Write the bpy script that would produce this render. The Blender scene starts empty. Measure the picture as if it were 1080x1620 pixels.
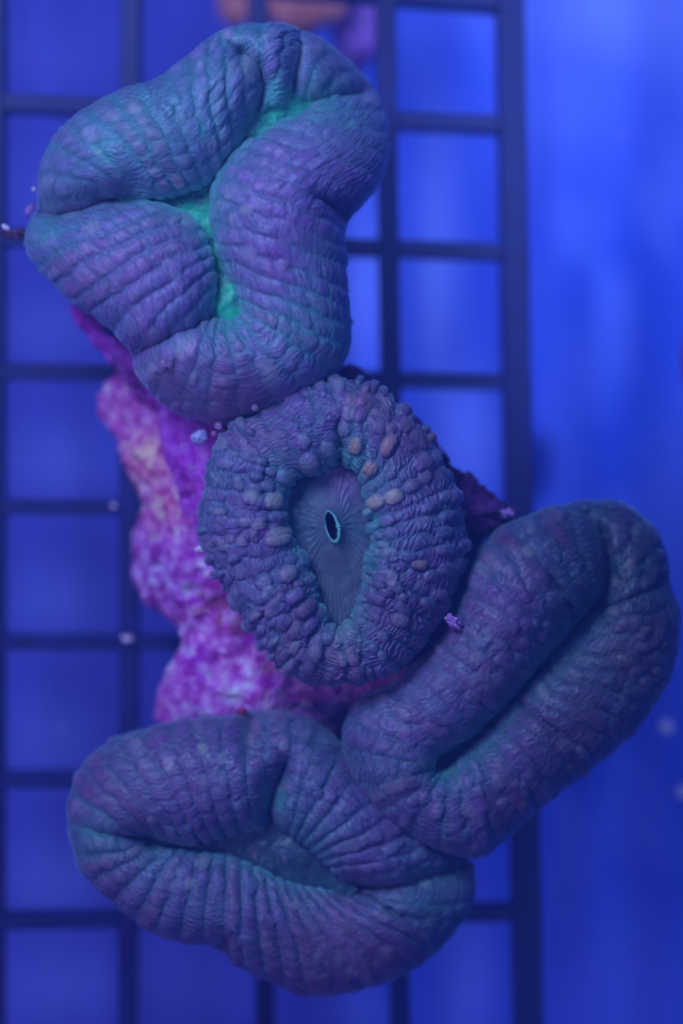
import bpy, math, random
import numpy as np
from mathutils import Vector

random.seed(7); rng = np.random.RandomState(7)
sc = bpy.context.scene
COL = sc.collection

# ------------------------------------------------------------------ camera
# The camera looks straight down through the water.  1 unit = 100 photo pixels (about 7 mm).
D = 60.0
def at(px, py, z=0.0):
    k = (D - z) / D / 100.0
    return ((px - 540) * k, (810 - py) * k, z)
cd = bpy.data.cameras.new('camera'); cam = bpy.data.objects.new('camera', cd); COL.objects.link(cam)
cam.location = (0, 0, D); cam.rotation_euler = (0, 0, 0)
cd.sensor_fit = 'VERTICAL'; cd.sensor_height = 36.0; cd.lens = 36.0 * D / 16.2
cd.clip_start = 0.5; cd.clip_end = 400
cd.dof.use_dof = True; cd.dof.focus_distance = D - 0.05; cd.dof.aperture_fstop = cd.lens * 1e-3 / 2.4
sc.camera = cam

# ------------------------------------------------------------------ world, lamps, exposure
w = bpy.data.worlds.new('World'); sc.world = w; w.use_nodes = True
bg = w.node_tree.nodes['Background']
bg.inputs[0].default_value = (0.07, 0.12, 0.75, 1); bg.inputs[1].default_value = 0.26
sc.view_settings.view_transform = 'Standard'; sc.view_settings.look = 'None'
sc.view_settings.exposure = 0; sc.view_settings.gamma = 1
LP = 1.22
def lamp(name, loc, size, power, color, target=(0, 0, 0), sy=None):
    l = bpy.data.lights.new(name, 'AREA'); l.size = size
    if sy: l.shape = 'RECTANGLE'; l.size_y = sy
    l.energy = power * LP; l.color = color
    o = bpy.data.objects.new(name, l); COL.objects.link(o); o.location = loc
    o.rotation_euler = (Vector(target) - Vector(loc)).to_track_quat('-Z', 'Y').to_euler()
    return o
lamp('aquarium_and_fill_lamp', (-13, 18, 24), 12, 9300, (0.38, 0.52, 1.0), (-1, 2, 0))
lamp('aquarium_and_fill_lamp', (22, 16, 46), 22, 3000, (0.20, 0.33, 1.0))  # unseen fill light added from the right
lamp('aquarium_and_fill_lamp', (-26, -12, 24), 12, 2700, (0.60, 0.34, 1.0))  # unseen violet fill added to lift the rock and left faces
def spot(loc, target, deg, power, color, blend=0.9):  # unseen spots added to brighten the tank floor, clear of the coral
    l = bpy.data.lights.new('floor_fill_spot', 'SPOT'); l.energy = power * 1.9; l.color = color; l.spot_size = math.radians(deg); l.spot_blend = blend; l.shadow_soft_size = 1.5
    o = bpy.data.objects.new('floor_fill_spot', l); COL.objects.link(o); o.location = loc
    o.rotation_euler = (Vector(target) - Vector(loc)).to_track_quat('-Z', 'Y').to_euler()
spot((22, 18, 42), (8.5, 9.5, -13), 17, 27000, (0.30, 0.42, 1.0))
spot((24, 16, 40), (2.6, 4.2, -13), 15, 62000, (0.30, 0.44, 1.0))
spot((26, -4, 40), (5.5, -9, -13), 19, 22000, (0.26, 0.38, 1.0))
sc.cycles.max_bounces = 6; sc.cycles.diffuse_bounces = 3; sc.cycles.use_denoising = True

# ------------------------------------------------------------------ numpy noise
def hsh(ix, iy, seed=0):
    n = (ix.astype(np.int64) * 374761393 + iy.astype(np.int64) * 668265263 + seed * 1442695041) & 0x7fffffff
    n = ((n ^ (n >> 13)) * 1274126177) & 0x7fffffff
    n = (n ^ (n >> 16)) & 0xffff
    return n / 65535.0
def vn(x, y, seed=0):
    x0 = np.floor(x); y0 = np.floor(y); fx = x - x0; fy = y - y0
    fx = fx * fx * (3 - 2 * fx); fy = fy * fy * (3 - 2 * fy)
    a = hsh(x0, y0, seed); b = hsh(x0 + 1, y0, seed); c = hsh(x0, y0 + 1, seed); d = hsh(x0 + 1, y0 + 1, seed)
    return (a * (1 - fx) + b * fx) * (1 - fy) + (c * (1 - fx) + d * fx) * fy
def fbm(x, y, seed=0, o=4):
    s = 0; a = 0.5; t = 0
    for k in range(o):
        s = s + a * vn(x, y, seed + k * 17); t += a; x = x * 2.03 + 5.1; y = y * 2.03 + 3.7; a *= 0.5
    return s / t
def sstep(a, b, x):
    t = np.clip((x - a) / (b - a), 0, 1); return t * t * (3 - 2 * t)

# ------------------------------------------------------------------ 2-D helpers (pixel plane)
def inside(px, py, poly):
    r = np.zeros(px.shape, bool); n = len(poly)
    for i in range(n):
        x1, y1 = poly[i]; x2, y2 = poly[(i + 1) % n]
        if y1 == y2: continue
        c = ((y1 > py) != (y2 > py)) & (px < (x2 - x1) * (py - y1) / (y2 - y1) + x1)
        r ^= c
    return r
def closed_spline(P, n):
    """uniform Catmull-Rom through closed points P (k x m), n samples at parameters t in [0,k)"""
    P = np.asarray(P, float); k = len(P)
    t = n % k; i = np.floor(t).astype(int); f = (t - i)[:, None]
    a, b, c, d = P[(i - 1) % k], P[i % k], P[(i + 1) % k], P[(i + 2) % k]
    return 0.5 * ((2 * b) + (-a + c) * f + (2 * a - 5 * b + 4 * c - d) * f ** 2 + (-a + 3 * b - 3 * c + d) * f ** 3)
def seg_dense(pl, step=1.0):
    out = []
    for (a, b) in zip(pl[:-1], pl[1:]):
        n = max(2, int(math.hypot(b[0] - a[0], b[1] - a[1]) / step))
        for j in range(n):
            t = j / n; out.append([a[q] * (1 - t) + b[q] * t for q in range(len(a))])
    out.append(list(pl[-1])); return np.array(out)
def sor(h, free, S, it, om):
    H, W = h.shape
    yy, xx = np.mgrid[0:H, 0:W]; m0 = free & ((yy + xx) % 2 == 0); m1 = free & ((yy + xx) % 2 == 1)
    for m in [m0, m1] * it:
        g = np.zeros_like(h)
        g[1:-1, 1:-1] = 0.25 * (h[:-2, 1:-1] + h[2:, 1:-1] + h[1:-1, :-2] + h[1:-1, 2:] + S[1:-1, 1:-1])
        h[m] += om * (g - h)[m]
    return h
def blur(a, n):
    for _ in range(n):
        b = a.copy()
        b[1:-1, 1:-1] = (4 * a[1:-1, 1:-1] + a[:-2, 1:-1] + a[2:, 1:-1] + a[1:-1, :-2] + a[1:-1, 2:]) / 8
        a = b
    return a
class Inflate:
    """puffed height over an outline with creases: a membrane blown up and held down along the creases"""
    def __init__(s, outline, valley=None, creases=(), gains=(), st=2.0, vh=0.02, ex=0.40):
        o = np.array(outline); s.st = st
        s.x0, s.y0 = o.min(0) - 6; x1, y1 = o.max(0) + 6
        W = int((x1 - s.x0) / st) + 2; H = int((y1 - s.y0) / st) + 2
        gx, gy = np.meshgrid(s.x0 + np.arange(W) * st, s.y0 + np.arange(H) * st)
        m = inside(gx, gy, outline)
        S = np.ones((H, W))
        for (cx, cy, r, g) in gains: S += g * np.exp(-((gx - cx) ** 2 + (gy - cy) ** 2) / (r * r))
        S *= (st / 100.0) ** 2 * 4
        # coarse start
        h = np.zeros((H, W)); free = m.copy(); vm = None
        h = s.multi(h, free, S)
        h0 = h.copy(); hmax = h0.max()
        if valley is not None:
            vm = inside(gx, gy, valley); h[vm] = vh * hmax; free &= ~vm
        for cr in creases:
            d = seg_dense([tuple(c) for c in cr], st * 0.5)
            ix = np.round((d[:, 0] - s.x0) / st).astype(int); iy = np.round((d[:, 1] - s.y0) / st).astype(int)
            ok = (ix > 0) & (iy > 0) & (ix < W - 1) & (iy < H - 1); ix, iy, dd = ix[ok], iy[ok], d[ok]
            val = dd[:, 2] * h0[iy, ix]
            for (a, b) in ((0, 0), (1, 0), (0, 1), (-1, 0), (0, -1)):
                h[iy + b, ix + a] = np.minimum(h[iy + b, ix + a], val * .8); free[iy + b, ix + a] = False
        h = s.multi(h, free, S, fixed=True)
        s.h = (np.maximum(h, 0) / np.percentile(h[m], 97)) ** ex
        s.h = blur(s.h, 1)
        for cr in creases:
            d = seg_dense([tuple(c) for c in cr], 4.0); R = 42.0
            best = np.full(h.shape, 1e9); val = np.ones(h.shape)
            for (x, y, c) in d:
                i0 = max(0, int((x - R - s.x0) / st)); i1 = int((x + R - s.x0) / st) + 1; j0 = max(0, int((y - R - s.y0) / st)); j1 = int((y + R - s.y0) / st) + 1
                q = np.hypot(gx[j0:j1, i0:i1] - x, gy[j0:j1, i0:i1] - y); b = best[j0:j1, i0:i1]; k = q < b
                b[k] = q[k]; val[j0:j1, i0:i1][k] = c
            f = np.clip((best - 1) / R, 0, 1); f = (f * (2 - f)) ** 0.5
            c_ = 0.25 + 0.75 * val
            s.h *= c_ + (1 - c_) * f
    def multi(s, h, free, S, fixed=False):
        H, W = h.shape; lv = []
        if not fixed:
            c = 4
            hc, fc, Sc = h[::c, ::c].copy(), free[::c, ::c].copy(), S[::c, ::c] * c * c
            hc = sor(hc, fc, Sc, 260, 1.85)
            up = np.kron(hc, np.ones((c, c)))[:H, :W]; h[free] = blur(up, 4)[free]
        return sor(h, free, S, 260 if fixed else 160, 1.93)
    def __call__(s, px, py):
        x = np.clip((px - s.x0) / s.st, 0, s.h.shape[1] - 1.001); y = np.clip((py - s.y0) / s.st, 0, s.h.shape[0] - 1.001)
        i = x.astype(int); j = y.astype(int); fx = x - i; fy = y - j; h = s.h
        return (h[j, i] * (1 - fx) + h[j, i + 1] * fx) * (1 - fy) + (h[j + 1, i] * (1 - fx) + h[j + 1, i + 1] * fx) * fy

# ------------------------------------------------------------------ mesh helpers
def make_mesh(name, V, F, mat, col=None, uv=None, parent=None, smooth=True):
    me = bpy.data.meshes.new(name)
    V = np.asarray(V, np.float32); F = np.asarray(F, np.int32); nf, k = F.shape
    me.vertices.add(len(V)); me.vertices.foreach_set('co', V.ravel())
    me.loops.add(nf * k); me.loops.foreach_set('vertex_index', F.ravel())
    me.polygons.add(nf); me.polygons.foreach_set('loop_start', np.arange(0, nf * k, k, dtype=np.int32))
    me.polygons.foreach_set('use_smooth', np.full(nf, smooth, bool))
    me.update(calc_edges=True)
    if col is not None:
        a = me.color_attributes.new('pigment', 'FLOAT_COLOR', 'POINT')
        c = np.ones((len(V), 4), np.float32); c[:, :3] = col; a.data.foreach_set('color', c.ravel())
    if uv is not None:
        l = me.uv_layers.new(name='UVMap'); l.data.foreach_set('uv', np.asarray(uv, np.float32)[F.ravel()].ravel())
    me.materials.append(mat)
    o = bpy.data.objects.new(name, me); COL.objects.link(o)
    if parent: o.parent = parent
    return o
def grid_faces(nu, nv, wrap=True):
    i = np.arange(nu if wrap else nu - 1); j = np.arange(nv - 1)
    I, J = np.meshgrid(i, j, indexing='ij'); I2 = (I + 1) % nu
    return np.stack([I * nv + J, I * nv + J + 1, I2 * nv + J + 1, I2 * nv + J], -1).reshape(-1, 4)
def normals(P, wrap=True):
    du = np.roll(P, -1, 0) - np.roll(P, 1, 0); dv = np.gradient(P, axis=1)
    n = np.cross(du, dv); n /= np.linalg.norm(n, axis=2, keepdims=True) + 1e-9
    return n
def mixc(c, d, t): return c * (1 - t[..., None]) + np.asarray(d) * t[..., None]

# ------------------------------------------------------------------ materials
def nodes_of(name):
    m = bpy.data.materials.new(name); m.use_nodes = True; nt = m.node_tree
    return m, nt, nt.nodes['Principled BSDF']
def N(nt, t, **k):
    n = nt.nodes.new(t)
    for a, b in k.items(): setattr(n, a, b)
    return n
def coral_material(name='coral_flesh', su=4.0, sv=17.0, bump=0.7, line=(0.17, 0.36, 0.36), linefac=0.42, rough=0.42):
    m, nt, b = nodes_of(name); L = nt.links.new
    at_ = N(nt, 'ShaderNodeAttribute'); at_.attribute_name = 'pigment'
    uv = N(nt, 'ShaderNodeUVMap'); uv.uv_map = 'UVMap'
    # warp the wrinkles
    wn = N(nt, 'ShaderNodeTexNoise'); wn.inputs['Scale'].default_value = 4.0; wn.inputs['Detail'].default_value = 2
    L(uv.outputs[0], wn.inputs['Vector'])
    wa = N(nt, 'ShaderNodeVectorMath', operation='MULTIPLY_ADD'); wa.inputs[1].default_value = (0.10, 0.16, 0); L(wn.outputs['Color'], wa.inputs[0]); L(uv.outputs[0], wa.inputs[2])
    mp = N(nt, 'ShaderNodeMapping'); mp.inputs['Scale'].default_value = (su, sv, 1); L(wa.outputs[0], mp.inputs['Vector'])
    n1 = N(nt, 'ShaderNodeTexNoise'); n1.inputs['Scale'].default_value = 1.0; n1.inputs['Detail'].default_value = 3.0; n1.inputs['Roughness'].default_value = 0.55
    L(mp.outputs[0], n1.inputs['Vector'])
    # thin light wrinkle lines where the noise crosses its mid value
    s1 = N(nt, 'ShaderNodeMath', operation='SUBTRACT'); L(n1.outputs[0], s1.inputs[0]); s1.inputs[1].default_value = 0.5
    s2 = N(nt, 'ShaderNodeMath', operation='ABSOLUTE'); L(s1.outputs[0], s2.inputs[0])
    r1 = N(nt, 'ShaderNodeMapRange'); r1.inputs['From Min'].default_value = 0.0; r1.inputs['From Max'].default_value = 0.06; r1.inputs['To Min'].default_value = 1; r1.inputs['To Max'].default_value = 0
    L(s2.outputs[0], r1.inputs['Value'])
    n2 = N(nt, 'ShaderNodeTexNoise'); n2.inputs['Scale'].default_value = 1.1; n2.inputs['Detail'].default_value = 2
    r2 = N(nt, 'ShaderNodeMapRange'); r2.inputs['From Min'].default_value = 0.32; r2.inputs['From Max'].default_value = 0.62; L(n2.outputs[0], r2.inputs['Value'])
    tc = N(nt, 'ShaderNodeTexCoord'); L(tc.outputs['Object'], n2.inputs['Vector'])
    mm = N(nt, 'ShaderNodeMath', operation='MULTIPLY'); L(r1.outputs[0], mm.inputs[0]); L(r2.outputs[0], mm.inputs[1])
    mf = N(nt, 'ShaderNodeMath', operation='MULTIPLY'); L(mm.outputs[0], mf.inputs[0]); mf.inputs[1].default_value = linefac
    mx = N(nt, 'ShaderNodeMix', data_type='RGBA'); L(mf.outputs[0], mx.inputs['Factor']); L(at_.outputs['Color'], mx.inputs['A']); mx.inputs['B'].default_value = (*line, 1)
    # fine mottling
    n3 = N(nt, 'ShaderNodeTexNoise'); n3.inputs['Scale'].default_value = 9; n3.inputs['Detail'].default_value = 5; n3.inputs['Roughness'].default_value = 0.65; L(tc.outputs['Object'], n3.inputs['Vector'])
    r3 = N(nt, 'ShaderNodeMapRange'); r3.inputs['From Min'].default_value = 0.3; r3.inputs['From Max'].default_value = 0.7; r3.inputs['To Min'].default_value = 0.78; r3.inputs['To Max'].default_value = 1.22; L(n3.outputs[0], r3.inputs['Value'])
    mu = N(nt, 'ShaderNodeVectorMath', operation='SCALE'); L(mx.outputs['Result'], mu.inputs[0]); L(r3.outputs[0], mu.inputs['Scale'])
    L(mu.outputs[0], b.inputs['Base Color'])
    bp = N(nt, 'ShaderNodeBump'); bp.inputs['Strength'].default_value = bump; bp.inputs['Distance'].default_value = 0.03; L(n1.outputs[0], bp.inputs['Height'])
    n4 = N(nt, 'ShaderNodeTexNoise'); n4.inputs['Scale'].default_value = 26; n4.inputs['Detail'].default_value = 2; L(tc.outputs['Object'], n4.inputs['Vector'])
    b2 = N(nt, 'ShaderNodeBump'); b2.inputs['Strength'].default_value = 0.25; b2.inputs['Distance'].default_value = 0.012; L(n4.outputs[0], b2.inputs['Height']); L(bp.outputs[0], b2.inputs['Normal'])
    L(b2.outputs[0], b.inputs['Normal'])
    b.inputs['Roughness'].default_value = rough; b.inputs['Specular IOR Level'].default_value = 0.35
    b.inputs['Subsurface Weight'].default_value = 0.25; b.inputs['Subsurface Radius'].default_value = (0.6, 0.8, 1.0); b.inputs['Subsurface Scale'].default_value = 0.10
    b.inputs['Sheen Weight'].default_value = 0.35; b.inputs['Sheen Roughness'].default_value = 0.35; b.inputs['Sheen Tint'].default_value = (0.5, 0.8, 1, 1)
    return m
def plain(name, color, rough=0.5, nscale=6, namp=0.25, bump=0.0, spec=0.4, bscale=None):
    m, nt, b = nodes_of(name); L = nt.links.new
    tc = N(nt, 'ShaderNodeTexCoord'); n = N(nt, 'ShaderNodeTexNoise'); n.inputs['Scale'].default_value = nscale; n.inputs['Detail'].default_value = 5
    L(tc.outputs['Object'], n.inputs['Vector'])
    r = N(nt, 'ShaderNodeMapRange'); r.inputs['From Min'].default_value = 0.3; r.inputs['From Max'].default_value = 0.7; r.inputs['To Min'].default_value = 1 - namp; r.inputs['To Max'].default_value = 1 + namp; L(n.outputs[0], r.inputs['Value'])
    s = N(nt, 'ShaderNodeVectorMath', operation='SCALE'); s.inputs[0].default_value = color; L(r.outputs[0], s.inputs['Scale']); L(s.outputs[0], b.inputs['Base Color'])
    b.inputs['Roughness'].default_value = rough; b.inputs['Specular IOR Level'].default_value = spec
    if bump:
        bp = N(nt, 'ShaderNodeBump'); bp.inputs['Strength'].default_value = bump; bp.inputs['Distance'].default_value = 0.05
        n2 = N(nt, 'ShaderNodeTexNoise'); n2.inputs['Scale'].default_value = bscale or nscale * 3; n2.inputs['Detail'].default_value = 4; L(tc.outputs['Object'], n2.inputs['Vector'])
        L(n2.outputs[0], bp.inputs['Height']); L(bp.outputs[0], b.inputs['Normal'])
    return m
M_flesh = coral_material()
M_disc = coral_material('oral_disc_flesh', su=30, sv=3.0, bump=0.5, line=(0.34, 0.28, 0.20), linefac=0.25, rough=0.4)
M_smooth = coral_material('smooth_valley_flesh', su=6, sv=6, bump=0.25, line=(0.08, 0.3, 0.25), linefac=0.15, rough=0.35)
M_valley = coral_material('valley_flesh', su=14, sv=14, bump=0.7, line=(0.10, 0.9, 0.5), linefac=0.5, rough=0.35)

# ------------------------------------------------------------------ pigments (base colours, linear)
PUR = np.array([0.19, 0.108, 0.33]); TEAL = np.array([0.03, 0.46, 0.31]); GREY = np.array([0.115, 0.155, 0.27])
PALE = np.array([0.38, 0.40, 0.36]); RED = np.array([0.26, 0.085, 0.15]); ORG = np.array([0.78, 0.38, 0.14]); NAVY = np.array([0.10, 0.11, 0.22])
BROWN = np.array([0.24, 0.11, 0.24])
VIO = np.array([0.26, 0.092, 0.32])
def spots(px, py, lst):
    s = np.zeros(px.shape)
    for (x, y, r, a) in lst: s = np.maximum(s, a * np.exp(-((px - x) ** 2 + (py - y) ** 2) / (r * r)))
    return s

bead_cols = [0, 0, 0]
def bead_field(PX, PY, hand, nrand, size, seed, maskscale=60, mthr=0.45):
    # hand: (x, y, half length, half width, height, pale, orange); random ones fill in, long axis along the rib
    rg = np.random.RandomState(seed); H = np.zeros(PX.shape); M = np.zeros(PX.shape); PA = np.zeros(PX.shape); OR = np.zeros(PX.shape)
    core = slice(6, PX.shape[1] - 12); cx, cy = PX[:, core], PY[:, core]
    dirx = PX[:, -1] - PX[:, 0]; diry = PY[:, -1] - PY[:, 0]
    L = [(b[0], b[1], b[2], b[3], None, b[4], b[5], b[6]) for b in hand]
    pts = [(b[0], b[1]) for b in hand]; tries = 0
    x0, x1, y0, y1 = PX.min(), PX.max(), PY.min(), PY.max()
    st = 6; fx, fy = cx[::st, ::3], cy[::st, ::3]
    while len(L) < nrand + len(hand) and tries < nrand * 8:
        tries += 1; x = x0 + (x1 - x0) * rg.rand(); y = y0 + (y1 - y0) * rg.rand()
        d = (fx - x) ** 2 + (fy - y) ** 2; k = np.unravel_index(d.argmin(), d.shape)
        if d[k] > 81: continue
        m = vn(np.array([x / maskscale]), np.array([y / maskscale]), seed + 3)[0]
        if m < mthr * rg.uniform(0.7, 1.2): continue
        sz = size * rg.uniform(0.7, 1.3)
        p = np.array(pts) if pts else np.zeros((0, 2))
        if len(p) and ((p[:, 0] - x) ** 2 + (p[:, 1] - y) ** 2).min() < (1.25 * sz) ** 2: continue
        pts.append((x, y)); i = k[0] * st
        L.append((x, y, sz * rg.uniform(.95, 1.35), sz * rg.uniform(.75, 1.0), math.atan2(diry[i], dirx[i]) + rg.uniform(-.3, .3), rg.uniform(.45, 1.0), rg.rand() ** 4 * .35, 0))
    for (x, y, a, b, th, h, pa, og) in L:
        if th is None:
            d = (fx - x) ** 2 + (fy - y) ** 2; i = np.unravel_index(d.argmin(), d.shape)[0] * st; th = math.atan2(diry[i], dirx[i])
        w = (np.abs(PX - x) < 2 * a) & (np.abs(PY - y) < 2 * a)
        dx = PX[w] - x; dy = PY[w] - y; c, s_ = math.cos(th), math.sin(th)
        q = np.abs((dx * c + dy * s_) / a) ** 2.4 + np.abs((-dx * s_ + dy * c) / b) ** 2.4
        v = np.sqrt(np.clip(1 - q, 0, 1)); soft = np.clip(1 - q, 0, 1)
        H[w] = np.maximum(H[w], v * h); M[w] = np.maximum(M[w], soft); PA[w] = np.maximum(PA[w], soft ** .6 * pa); OR[w] = np.maximum(OR[w], soft ** .6 * og)
    return H, M, PA, OR

# ------------------------------------------------------------------ a fleshy polyp
def polyp(name, pairs, creases, gains, z0, H, zoff, nu, nv, rib, rows, amp, colour, seed, parent, skirt=1.3,
          cob=1.0, vh=0.03, wr=0.010, vesicle=0.0, mat=None, ribamp=1.0, edge=0.3, inedge=0.2, round_=False, flute=(), knobs=(), beads=(), nbead=0, bsize=11, bamp=0.06, edge_jag=5, warp=0.6, walldrop=0.4, violet=()):
    k = len(pairs); pr = np.array(pairs, float)
    # even spacing by mean arc length of both contours
    tt = np.arange(0, k, 0.02); PP = closed_spline(pr, tt)
    dl = 0.5 * np.linalg.norm(np.diff(PP[:, :2], axis=0, append=PP[:1, :2]), axis=1) + 0.5 * np.linalg.norm(np.diff(PP[:, 2:], axis=0, append=PP[:1, 2:]), axis=1)
    cl = np.concatenate([[0], np.cumsum(dl)]); Ltot = cl[-1]
    us = np.linspace(0, Ltot, nu, endpoint=False)
    t = np.interp(us, cl, np.append(tt, k)); PP = closed_spline(pr, t)
    inn, out = PP[:, :2], PP[:, 2:]
    outline = [tuple(p) for p in out[::4]]; valley = [tuple(p) for p in inn[::3]]
    inf = Inflate(outline, valley, creases, gains, vh=vh)
    v = np.linspace(0, 1, nv); v = 0.5 * v + 0.5 * (0.5 - 0.5 * np.cos(np.pi * v))
    jag = edge_jag * (fbm(us / 9.0, us * 0, seed + 77, 2) - 0.5)[:, None]
    out = out + (out - inn) / (np.linalg.norm(out - inn, axis=1, keepdims=True) + 1) * jag
    A = inn[:, None, :] * (1 - v[None, :, None]) + out[:, None, :] * v[None, :, None]
    px, py = A[..., 0], A[..., 1]
    h = inf(px, py)
    h[:, -1] = 0; 
    z = z0 + H * h + zoff(px, py)
    kk = (D - z0) / D / 100.0
    X = (px - 540) * kk; Y = (810 - py) * kk
    P = np.stack([X, Y, z], -1)
    # inner wall going down and tucking under the lobe, outer skirt curling under
    d = np.stack([(out - inn)[:, 0], -(out - inn)[:, 1]], -1); ln = np.linalg.norm(d, axis=1, keepdims=True) + 1e-6; d = d / ln
    pre = []; 
    for q in (4, 3, 2, 1):
        a = P[:, 0].copy(); a[:, :2] += d * (0.03 * q); a[:, 2] -= walldrop * q / 4; pre.append(a)
    post = []
    for q in range(1, 11):
        s = q / 10; a = P[:, -1].copy()
        a[:, :2] -= d * (0.95 * s ** 1.6 * np.minimum(1, ln / 150)); a[:, 2] -= skirt * math.sin(s * math.pi / 2); post.append(a)
    P = np.concatenate([np.stack(pre, 1), P, np.stack(post, 1)], 1)
    nvv = P.shape[1]
    # arc length along each rib line
    lenv = np.linalg.norm(out - inn, axis=1)[:, None] / 100
    vv = np.concatenate([-np.linspace(0.3, 0.05, 4)[None] / np.maximum(lenv, .3), np.repeat(v[None], nu, 0), 1 + np.linspace(0.08, 1, 10)[None] / np.maximum(lenv, .3)], 1)
    PX = np.concatenate([np.repeat(px[:, :1], 4, 1), px, np.repeat(px[:, -1:], 10, 1)], 1)
    PY = np.concatenate([np.repeat(py[:, :1], 4, 1), py, np.repeat(py[:, -1:], 10, 1)], 1)
    hh = np.concatenate([np.repeat(h[:, :1], 4, 1), h, np.repeat(h[:, -1:], 10, 1)], 1)
    U = np.repeat(us[:, None], nvv, 1) / 100; Vn = vv * np.clip(lenv, 0.9, 3)
    nr = max(8, int(round(Ltot / rib)))
    ang = 2 * np.pi * us / Ltot
    cx_, cy_ = np.cos(ang)[:, None] * Ltot / 628, np.sin(ang)[:, None] * Ltot / 628
    wob = (fbm(PX / 38 + 3, PY / 38, seed, 3) - 0.5)
    s = U * 100 / Ltot * nr + warp * wob
    ri = np.floor(s) % nr; rf = s - np.floor(s)
    xx = np.abs(2 * rf - 1); ribh = (1 - xx ** 2.6) if round_ else (1 - xx ** 2.2)
    phase = hsh(ri, ri * 0 + 3, seed)
    rl = (rows / 100.0) * (0.75 + 0.6 * hsh(ri, ri * 0 + 9, seed))
    r = Vn / rl + phase * 3 + (1.0 if round_ else .5) * (fbm(PX / 30, PY / 30 + 9, seed + 5, 2) - 0.5)
    ci = np.floor(r); cf = r - ci
    rnd = hsh(ri, ci, seed + 2); rnd2 = hsh(ri, ci, seed + 8)
    ck = cf ** (1.35 if round_ else 1.1)
    yy = np.abs(2 * ck - 1); wd = 0.86 + 0.3 * hsh(ri, ci, seed + 12)
    shp = np.sqrt(np.clip(1 - (xx / wd) ** 2.3 - yy ** 2.3, 0, 1))
    if not round_: shp = np.clip(1 - (xx / wd) ** 2.6 - yy ** 2.8, 0, 1) ** 0.75
    mask = sstep(0.32, 0.62, fbm(PX / 70 + 1, PY / 70 + 7, seed + 20, 3))
    cobw = cob * (0.12 + 0.88 * mask)
    bh, bm, bpa, bor = bead_field(PX, PY, beads, nbead, bsize, seed + 100)
    local = np.maximum(np.clip(hh * 1.8, 0.22, 1), np.maximum(edge * sstep(0.9, 0.99, vv), inedge * sstep(0.12, 0.02, vv) * (vv > 0)))
    fl = np.clip(spots(PX, PY, flute), 0, 1); cobw = cobw * (1 - .8 * fl)
    dis = (ribamp + 1.1 * fl) * 0.55 * (ribh - 0.6) * (0.6 + 0.8 * fbm(PX / 90, PY / 90, seed + 30, 2))
    dis = dis + cobw * shp * (0.35 + 0.95 * rnd) * 0.75
    big = (fbm(PX / 60, PY / 60, seed + 40, 3) - 0.5) * 1.4
    dis = (dis + big) * amp * local
    # wrinkles running along the contour
    ww = Vn * 100 / 8.0 + 3.2 * fbm(PX / 22, PY / 22, seed + 50, 3) + 0.7 * rf
    wrk = (1 - np.abs(np.sin(np.pi * ww))) ** 1.6
    wm = sstep(0.30, 0.65, fbm(PX / 48, PY / 48 + 4, seed + 60, 2))
    dis = dis + wr * 1.3 * (wrk - 0.3) * (0.35 + 0.9 * wm) * (1 - 0.7 * np.clip(bm, 0, 1))
    dis = dis * (1 - 0.75 * np.clip(bm * 1.5, 0, 1))
    dis = dis + bh * bamp * np.clip(local * 1.6, 0, 1)
    bead_cols[:] = [bm, bpa, bor]
    # pimpled vesicles that stand proud
    if vesicle:
        on = (rnd2 > 1 - vesicle) * ribh * shp * ((vv > 0.03) & (vv < 0.85))
        dis = dis + on * amp * 0.9
    else: on = ribh * 0
    if not round_:
        for _ in range(2):
            dis = 0.5 * dis + 0.25 * (np.roll(dis, 1, 0) + np.roll(dis, -1, 0))
            dis[:, 1:-1] = 0.5 * dis[:, 1:-1] + 0.25 * (dis[:, 2:] + dis[:, :-2])
    dis[:, :3] *= 0.2
    n = normals(P); 
    if n[:, nvv // 2, 2].mean() < 0: n = -n; flip = True
    else: flip = False
    P = P + n * dis[..., None]
    F = grid_faces(nu, nvv)
    if flip: F = F[:, ::-1]
    cav = 1 - np.clip(ribh * (0.4 + 0.6 * shp), 0, 1)
    rh = hsh(ri, ri * 0 + 31, seed)
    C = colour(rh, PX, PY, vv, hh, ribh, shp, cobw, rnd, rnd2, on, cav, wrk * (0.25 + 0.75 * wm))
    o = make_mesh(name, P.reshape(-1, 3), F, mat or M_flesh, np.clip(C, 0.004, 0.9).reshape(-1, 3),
                  np.stack([U.ravel(), Vn.ravel()], -1), parent)
    return o, inn, out, inf

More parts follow.
